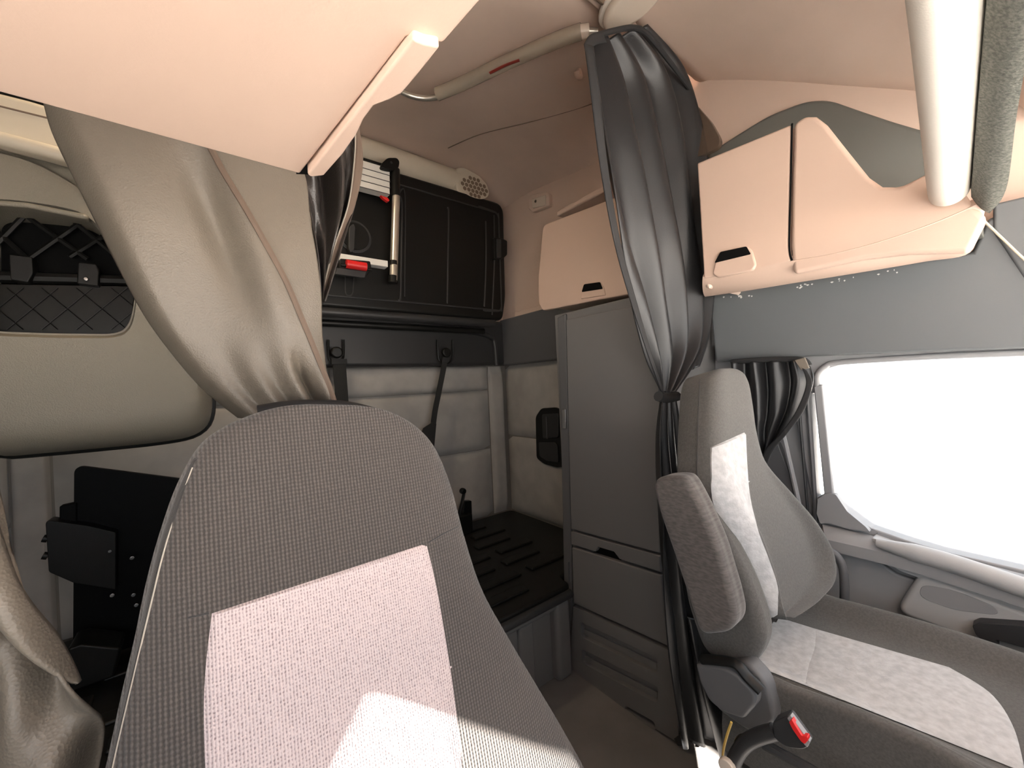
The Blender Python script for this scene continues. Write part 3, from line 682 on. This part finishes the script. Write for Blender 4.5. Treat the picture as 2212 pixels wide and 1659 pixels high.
# mouldings over it
mo = S(slab('trim_19', [(-90, 176), (60, 214), (220, 262), (220, 350), (110, 322), (-90, 272)], ('y', 1.38), .12, 'cream', bev=.012))
S(slab('trim_20', [(-90, 255), (110, 308), (230, 345), (230, 372), (110, 338), (-90, 284)], ('y', 1.365), .05, 'cream', bev=.015))
S(slab('trim_21', [(-90, 205), (220, 282), (220, 285), (-90, 208)], ('y', 1.378), .01, 'piping', bev=0))
S(slab('trim_22', [(-90, 290), (120, 330), (250, 380), (250, 480), (180, 466), (-90, 436)], ('y', 1.46), .06, 'padleather', bev=.01))
S(slab('trim_23', [(-90, 424), (60, 436), (190, 462), (190, 474), (60, 448), (-90, 436)], ('y', 1.39), .03, 'padleather', bev=.006))

# black folding bracket behind the driver seat
br = thing('folding_table_bracket', 'black metal folding table bracket with bolts behind the near seat', 'bracket')
slab('back_plate', [(160, 1016), (172, 1007), (260, 1018), (400, 1036), (420, 1300), (300, 1540), (162, 1540)], ('y', 1.70), .02, 'ink', br, bev=.004, r=.012)
slab('side_step', [(128, 1094), (165, 1086), (165, 1260), (128, 1240)], ('y', 1.69), .03, 'ink', br, bev=.003)
tr = slab('tray_edge', [(98, 1130), (104, 1124), (190, 1136), (250, 1150), (250, 1275), (160, 1260), (105, 1236)], ('y', 1.66), .05, 'black', br, bev=.005, r=.006)
for v in (1163, 1200): tube('pin', [P(93, v, ('y', 1.67)), P(104, v+1, ('y', 1.67))], .010, 'black', br, sides=10)
for u, v in ((237, 1191), (285, 1206), (203, 1252), (242, 1287), (288, 1286), (294, 1308)):
    disc('bolt', P(u, v, ('y', 1.66)), Y, .006, .03, 'steel', br, n=12, bev=.002)
slab('lower_step', [(145, 1402), (175, 1392), (260, 1400), (250, 1560), (150, 1560)], ('y', 1.55), .1, 'black', br, bev=.006)

for o in br.children_recursive:
    for v in o.data.vertices: v.co.z = max(v.co.z, bz+.010)
# ------------------------------------------------------------------ curtains
def folds(nf, amp, ph=0, conv=None, pw=1):
    def h(s, t):
        a = amp*(conv(t) if conv else 1)
        return a*(math.sin(2*math.pi*nf*(s+.04*math.sin(5*t+ph))+ph)+.22*math.sin(2*math.pi*nf*1.7*s+1.7*ph+2.2*t))
    return h
def cloth(name, Luv, Ruv, pl, h, m, parent=None, ns=70, nt=60, pr=None, th=.003):
    A = cat([P(u, v, pl) for u, v in Luv], nt); B = cat([P(u, v, (pr or pl)) for u, v in Ruv], nt)
    n = pnorm(pl)
    o = loft(name, A, B, n, h, m, parent, ns=ns, closed=False)
    s = o.modifiers.new('solid', 'SOLIDIFY'); s.thickness = th; s.offset = 0
    return o
# centre curtain between sleeper and cab
cu = thing('centre_curtain', 'dark grey pleated curtain tied in the middle, hanging in front of the tall cabinet', 'curtain')
yc = ('y', .64)
up = cloth('upper_drape', ((1262, 95), (1272, 190), (1292, 330), (1325, 500), (1360, 640), (1398, 770), (1428, 848)),
           ((1388, 62), (1470, 160), (1508, 300), (1526, 480), (1532, 620), (1520, 740), (1458, 848)), yc,
           folds(4.2, .019, .5, lambda t: .8+.5*math.sin(math.pi*min(1, t*1.1))-.6*max(0, t-.85)/.15), 'curtain', cu, ns=130, nt=70)
cloth('hem_strip', ((1262, 95), (1272, 190), (1292, 330), (1325, 500), (1360, 640), (1398, 770), (1428, 848)),
      ((1280, 100), (1290, 190), (1308, 330), (1338, 500), (1372, 640), (1406, 770), (1432, 848)), ('y', .595), lambda s, t: .004*math.sin(9*t), 'hem', cu, ns=4, nt=50)
cloth('header_tape', ((1262, 95), (1275, 75), (1300, 68)), ((1268, 120), (1285, 98), (1310, 92)), ('y', .60), lambda s, t: 0, 'hem', cu, ns=4, nt=12)
tube('header_tape', [P(u, v, ('y', .615)) for u, v in ((1285, 78), (1320, 68), (1365, 60), (1395, 72), (1440, 125), (1490, 190))], .007, 'hem', cu, sides=8)
cloth('side_fold', ((1532, 640), (1533, 690), (1528, 740), (1512, 790)), ((1524, 640), (1512, 700), (1500, 760), (1490, 800)), ('y', .66), folds(1.5, .006), 'curtain', cu, ns=20, nt=24)
tube('tie_band', [P(u, v, ('y', .60)) for u, v in ((1422, 856), (1440, 860), (1462, 856))], .014, 'hem', cu, sides=12)
cloth('lower_drape', ((1428, 856), (1418, 940), (1418, 1060), (1424, 1180), (1432, 1300), (1446, 1450), (1468, 1612)),
      ((1460, 858), (1476, 960), (1488, 1060), (1500, 1180), (1530, 1320), (1560, 1450), (1590, 1592)), ('y', .60), folds(3.5, .016, 1.1, lambda t: min(1, .3+2*t)), 'curtain', cu, ns=70, nt=60)
cloth('lower_fold', ((1480, 1330), (1490, 1400), (1512, 1500), (1545, 1600), (1575, 1700)), ((1600, 1340), (1620, 1420), (1640, 1500), (1650, 1600), (1660, 1700)), ('y', .56), folds(2.2, .014, .2), 'curtain', cu, ns=50, nt=40)

# big leatherette curtain at left
lc = thing('leatherette_curtain', 'large grey-brown leatherette curtain gathered behind the near seat', 'curtain')
yl = ('y', .93); ylr = ('y', .88)
def big(s, t):
    t = max(0, (t-.16)/.84)
    v = .035*math.sin(math.pi*s)
    v += .020*math.exp(-((s-.62-.15*t)/.10)**2)*math.sin(math.pi*min(1, t*1.4))*1.0
    v -= .030*math.exp(-((s-.50-.1*t)/.09)**2)*math.exp(-((t-.30)/.22)**2)
    v += .018*math.sin(7*s+3*t)*math.sin(math.pi*t)
    v += .024*math.sin(24*(s-.5)+4*t)*(max(0, t-.66)/.34)**1.3*(.3+s)
    v -= .03*math.exp(-((s-.78)/.05)**2)*math.exp(-((t-.86)/.09)**2)
    v -= .07*max(0, (.12-s)/.12)**2
    return v
mainc = cloth('drape', ((20, 10), (60, 150), (85, 235), (135, 340), (190, 450), (245, 560), (305, 670), (370, 760), (440, 840), (520, 905)),
      ((640, 120), (650, 330), (662, 400), (668, 480), (680, 560), (690, 640), (692, 700), (698, 760), (708, 820), (735, 890)), yl, big, 'leather', lc, ns=110, nt=90, pr=ylr)
bt = bvh(mainc)
seam('piping', bt, ((450, 310), (485, 375), (530, 450), (575, 530), (618, 610), (652, 690), (685, 770), (712, 840), (722, 872)), .0055, 'piping', lc, off=.001, n=70)
inn = cloth('inner_fold', ((630, 130), (640, 330), (655, 400), (668, 480), (680, 560), (690, 658)), ((760, 60), (772, 250), (782, 330), (770, 430), (735, 530), (692, 660)), ('y', 1.0),
      lambda s, t: .030*math.sin(11*s+3*t)+.018*math.sin(19*s-5*t), 'lining2', lc, ns=60, nt=60)
cloth('inner_hem', ((757, 60), (768, 262), (766, 340), (752, 440), (718, 540), (690, 650)), ((765, 60), (776, 262), (784, 350), (768, 440), (730, 540), (693, 655)), ('y', .985), lambda s, t: 0, 'piping', lc, ns=3, nt=40)
ed = cat([P(u, v, ('y', .978)) for u, v in ((768, 275), (766, 340), (753, 440), (720, 540), (692, 650))], 60)
tube('stitching', ed, .0016, 'stitch', lc, sides=5, n=60)
tube('tie_band', [P(u, v, ('y', .80)) for u, v in ((560, 900), (640, 888), (740, 888), (800, 900))], .02, 'hem', lc, sides=12)

# driver window curtain, very near at lower left
nc = thing('window_curtain', 'crumpled grey leatherette curtain in the lower left corner', 'curtain')
def crum(s, t): return .020*math.sin(5*s+5*t)+.016*math.sin(9*s-6*t+1)+.008*math.sin(17*s+9*t)
m2 = cloth('drape', ((-150, 1000), (-170, 1200), (-180, 1400), (-180, 1600), (-180, 1800)),
      ((-40, 1060), (20, 1215), (90, 1330), (160, 1430), (205, 1500), (222, 1560), (215, 1640), (190, 1760)), ('y', .62), crum, 'leather', nc, ns=60, nt=60)
cloth('outer_fold', ((-150, 1000), (-120, 1180), (-50, 1290), (50, 1385), (160, 1462)), ((-40, 1060), (20, 1213), (75, 1305), (122, 1382), (174, 1468)), ('y', .60), lambda s, t: .030*math.sin(math.pi*s)**.6*(1-.5*t)+.006*math.sin(9*t+4*s), 'leather', nc, ns=30, nt=50)

# passenger window curtain
pc = thing('side_window_curtain', 'small dark curtain gathered to the pillar beside the right-hand side window', 'curtain')
cloth('drape', ((1583, 782), (1590, 850), (1600, 900), (1610, 940), (1630, 1000), (1640, 1040)), ((1742, 778), (1755, 820), (1735, 880), (1700, 930), (1665, 975), (1650, 1030)), ('x', 1.36),
      folds(3.6, .016, .3, lambda t: 1-.75*t), 'curtain', pc, ns=110, nt=40)
cloth('hem', ((1734, 795), (1742, 830), (1722, 885), (1688, 935), (1652, 975), (1642, 1020)), ((1744, 800), (1755, 830), (1738, 885), (1702, 935), (1668, 978), (1650, 1030)), ('x', 1.335), lambda s, t: .003, 'hem', pc, ns=4, nt=40)
tube('header', [P(u, v, ('x', 1.355)) for u, v in ((1580, 782), (1630, 778), (1690, 776), (1735, 778), (1748, 790))], .008, 'hem', pc, sides=8)
slab('corner_tab', [(1716, 778), (1738, 772), (1748, 795), (1730, 800)], ('x', 1.333), .008, 'leather', pc, bev=.002)

# ------------------------------------------------------------------ driver seat (near)
ds = thing('truck_seat', 'near high-backed seat in grey ribbed cloth with pinkish centre panel', 'seat')
zt = P(700, 882, ('y', .60)).z
SP = (V((0, .60, zt)), V((0, 1, -.28)).normalized())
Ld = cat([(700, 884, 0), (600, 888, 0), (520, 908, 0), (440, 952, 0), (385, 1040, 0), (345, 1150, 0), (315, 1260, 0), (290, 1380, 0), (262, 1500, 0), (232, 1640, 0), (205, 1760, 0), (180, 1900, 0)], 80)
Rd = cat([(700, 884, 0), (800, 890, 0), (875, 915, 0), (930, 965, 0), (968, 1050, 0), (998, 1160, 0), (1035, 1270, 0), (1090, 1370, 0), (1150, 1470, 0), (1210, 1570, 0), (1262, 1665, 0), (1310, 1780, 0), (1340, 1950, 0)], 80)
L3 = [P(p.x, p.y, SP) for p in Ld]; R3 = [P(p.x, p.y, SP) for p in Rd]
sn = SP[1]
def hd(s, t):
    e = (max(0, 1-abs(2*s-1)**5))**.45
    return .042*e*min(1, t*9)**.5
bk_ = loft('backrest', L3, R3, sn, hd, 'seat', ds, ns=60, back=.095)
sb = bvh(bk_)
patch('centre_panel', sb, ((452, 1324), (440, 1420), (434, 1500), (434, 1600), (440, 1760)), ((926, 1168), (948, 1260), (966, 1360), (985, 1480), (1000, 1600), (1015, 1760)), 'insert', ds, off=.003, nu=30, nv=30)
patch('side_strip', sb, ((424, 985), (390, 1045), (351, 1150), (322, 1260), (298, 1380), (270, 1500), (240, 1640), (225, 1700)), ((428, 992), (416, 1012), (352, 1200), (330, 1290), (306, 1390), (280, 1500), (252, 1620), (235, 1700)), 'seatside', ds, off=.0012, nu=6, nv=50, edge=.002)
seam('side_piping', sb, ((416, 1010), (385, 1090), (352, 1200), (330, 1290), (306, 1390), (280, 1500), (252, 1620), (235, 1700)), .0008, 'stitch', ds)
seam('shoulder_seam', sb, ((452, 1324), (435, 1328), (405, 1335)), .0010, 'seatside', ds)
seam('shoulder_seam', sb, ((926, 1172), (960, 1152), (990, 1138)), .0010, 'seatside', ds)
seam('cross_seam', sb, ((690, 1640), (760, 1585), (850, 1520), (940, 1462), (975, 1440)), .0013, 'insert', ds)
# shell behind and base underneath
Lb = [p+sn*.085 for p in L3]; Rb = [p+sn*.085 for p in R3]
loft('back_shell', Lb, Rb, sn, lambda s, t: 0, 'seatside', ds, ns=20, back=.05)
zb = L3[-1].z
box('seat_cushion', (-.10, .08, .42), (.40, .44, .54), 'seat', ds, bev=.05, bseg=5)
box('pedestal', (-.02, .16, 0), (.40, .52, .42), 'dark', ds, bev=.02)

# ------------------------------------------------------------------ passenger seat
ps = thing('truck_seat.001', 'right-hand seat in dark cloth with light velour centre, beside the window', 'seat')
# backrest: reclined plane, built in seat coordinates across x
RP = (V((0, .475, 1.08)), V((0, 1, -.26)).normalized())
pn = RP[1]
def RPt(x, z): return V((x, .475+(z-1.08)*.26, z))
LA = [P(p.x, p.y, RP) for p in cat([(u, v, 0) for u, v in ((1537, 801), (1520, 808), (1510, 835), (1507, 890), (1505, 960), (1508, 1040), (1530, 1110), (1560, 1180), (1590, 1250), (1608, 1305), (1622, 1328))], 70)]
LB = [P(p.x, p.y, RP) for p in cat([(u, v, 0) for u, v in ((1537, 801), (1572, 805), (1594, 832), (1604, 880), (1613, 945), (1634, 1010), (1682, 1072), (1728, 1135), (1754, 1200), (1752, 1250), (1715, 1285), (1680, 1305), (1645, 1322))], 70)]
def hp(s, t):
    e = max(0, 1-abs(2*s-1)**6)**.4
    side = math.exp(-((abs(2*s-1)-.80)/.16)**2)*max(0, min(1, (t-.40)/.25))*.030
    return (.040*e+side)*min(1, t*8)**.5
pb = loft('backrest', LA, LB, pn, hp, 'pseat', ps, ns=60, back=.06)
pbt = bvh(pb)
patch('centre_panel', pbt, ((1533, 966), (1533, 1010), (1536, 1080), (1560, 1150), (1592, 1230), (1630, 1300), (1655, 1345)), ((1611, 930), (1614, 1000), (1620, 1070), (1636, 1140), (1662, 1210), (1680, 1270), (1680, 1330)), 'pinsert', ps, off=.004, nu=22, nv=34)
seam('centre_seam', pbt, ((1538, 1086), (1570, 1062), (1618, 1040)), .0016, 'mgrey', ps)
# inboard side of the backrest: edge seam
seam('edge_seam', pbt, ((1512, 820), (1508, 900), (1506, 980), (1508, 1040), (1530, 1110), (1560, 1180), (1590, 1250), (1625, 1330)), .0018, 'seatside', ps)
# lower side bolster wrapping to the cushion
slab('side_bolster', [(1505, 1060), (1560, 1150), (1612, 1250), (1645, 1340), (1652, 1395), (1620, 1450), (1560, 1440), (1515, 1410), (1478, 1300), (1460, 1150), (1470, 1060)], ('x', .80), .06, 'pseat', ps, bev=.022, r=.03, bseg=5)
# folded armrest
ar = slab('armrest', [(1408, 1046), (1422, 1030), (1462, 1028), (1480, 1034), (1510, 1090), (1548, 1180), (1580, 1290), (1590, 1340), (1575, 1368), (1512, 1374), (1488, 1300), (1455, 1200), (1424, 1110)], ('x', .725), .055, 'parm', ps, bev=.016, r=.02, bseg=5)
# cushion
def cz(x, y):
    s = (x-1.045)/.245
    z = .500+.030*(1-math.cos(min(1, max(0, (y+.05)/.4))*math.pi))*0
    z += .038*math.exp(-((abs(s)-.80)/.17)**2)
    z -= .10*max(0, (abs(s)-.86)/.14)**2.2 if abs(s) > .86 else 0
    z -= .10*max(0, (-y)/.12)**2 if y < 0 else 0
    z += .010*math.sin(max(0, min(1, (y+.1)/.4))*math.pi)
    return z
NX, NY = 60, 50; vs, fs = [], []
for j in range(NY+1):
    for i in range(NX+1):
        x = .80+.49*i/NX; y = -.13+.52*j/NY; vs.append(V((x, y, cz(x, y))))
W = NX+1
for j in range(NY):
    for i in range(NX): k = j*W+i; fs.append((k, k+1, k+1+W, k+W))
n0 = len(vs)
for j in range(NY+1):
    for i in range(NX+1):
        x = .80+.49*i/NX; y = -.13+.52*j/NY; vs.append(V((x, y, .36)))
for i in range(NX):
    for a in (i, NY*W+i): fs.append((a, a+1, n0+a+1, n0+a))
for j in range(NY):
    for a in (j*W, j*W+NX): fs.append((a, a+W, n0+a+W, n0+a))
fs.append((n0, n0+NX, n0+NY*W+NX, n0+NY*W))
cu_ = obj('cushion', vs, fs, 'pseat', ps)
ct = bvh(cu_)
patch('cushion_panel', ct, ((1672, 1332), (1650, 1372), (1640, 1418), (1640, 1443)), ((1762, 1360), (1760, 1401), (1747, 1441), (1740, 1482)), 'pinsert', ps, off=.003, nu=16, nv=16, edge=-.006)
patch('cushion_panel', ct, ((1762, 1360), (1760, 1401), (1747, 1441), (1740, 1482)), ((2050, 1443), (2140, 1500), (2190, 1575), (2215, 1672)), 'pinsert', ps, off=.003, nu=40, nv=22, edge=-.006)
slab('side_valance', [(1640, 1462), (1700, 1490), (1850, 1545), (2000, 1610), (2200, 1720), (2200, 2000), (1760, 1800), (1660, 1560), (1630, 1500)], ('x', .805), .03, 'pseat', ps, bev=.012)
box('seat_base', (.86, -.10, .05), (1.34, .34, .40), 'dark', ps, bev=.02)
box('seat_rail', (.84, -.15, 0), (1.36, .40, .06), 'dark', ps, bev=.01)
# recliner housing: flat outer cover over a darker body, with the lever above
slab('recliner_body', [(1518, 1440), (1612, 1430), (1650, 1470), (1668, 1520), (1676, 1560), (1640, 1592), (1600, 1572), (1545, 1530)], ('x', .775), .04, 'grey', ps, bev=.008, r=.012)
slab('recliner_cover', [(1500, 1434), (1560, 1440), (1590, 1456), (1632, 1500), (1634, 1524), (1606, 1556), (1560, 1540), (1530, 1515), (1510, 1476)], ('x', .745), .03, 'grey', ps, bev=.008, r=.008)
tube('recliner_lever', [P(u, v, ('x', .75)) for u, v in ((1518, 1424), (1550, 1426), (1590, 1434), (1615, 1462), (1645, 1492))], .011, 'black', ps, sides=10, flat=.8)
# belt buckle on its stalk
bb = slab('belt_buckle', [(1668, 1560), (1702, 1546), (1744, 1605), (1748, 1612), (1735, 1620), (1700, 1616), (1672, 1596)], ('x', .70), .022, 'dark', ps, bev=.004, r=.006)
slab('buckle_mouth', [(1700, 1552), (1707, 1545), (1750, 1603), (1744, 1615), (1738, 1610)], ('x', .695), .01, 'lgrey', bb, bev=.001)
slab('red_button', [(1704, 1560), (1710, 1554), (1718, 1568), (1732, 1590), (1744, 1592), (1746, 1600), (1738, 1608), (1730, 1602), (1712, 1576)], ('x', .690), .01, 'red', bb, bev=.002, r=.002)
tube('buckle_stalk', [P(u, v, ('x', .71)) for u, v in ((1676, 1580), (1640, 1590), (1612, 1605), (1590, 1635), (1575, 1680))], .012, 'dark', ps, sides=10)
tube('stalk_cable', [P(u, v, ('x', .715)) for u, v in ((1625, 1588), (1600, 1592), (1590, 1610), (1598, 1640))], .004, 'black', ps, sides=8)
tube('yellow_cable', [P(u, v, ('x', .73)) for u, v in ((1580, 1560), (1570, 1590), (1562, 1625), (1556, 1690))], .0022, 'yellow', ps, sides=6)
tube('lower_rail', [P(u, v, ('x', .73)) for u, v in ((1650, 1608), (1720, 1645), (1800, 1690), (1900, 1745))], .008, 'dark', ps, sides=8)
disc('stalk_bolt', P(1574, 1652, ('x', .70)), -X, .014, .01, 'lens', ps, n=18)

# ------------------------------------------------------------------ put every Empty at the base of its thing
bpy.context.view_layer.update()
for r in ROOTS:
    ks = list(r.children_recursive)
    pts = [v.co for k in ks if k.type == 'MESH' for v in k.data.vertices]
    if not pts: continue
    lo = V((min(p.x for p in pts), min(p.y for p in pts), min(p.z for p in pts))); hi = V((max(p.x for p in pts), max(p.y for p in pts), max(p.z for p in pts)))
    base = V(((lo.x+hi.x)/2, (lo.y+hi.y)/2, lo.z)); r.location = base
    for k in r.children: k.matrix_parent_inverse = Matrix.Translation(-base)
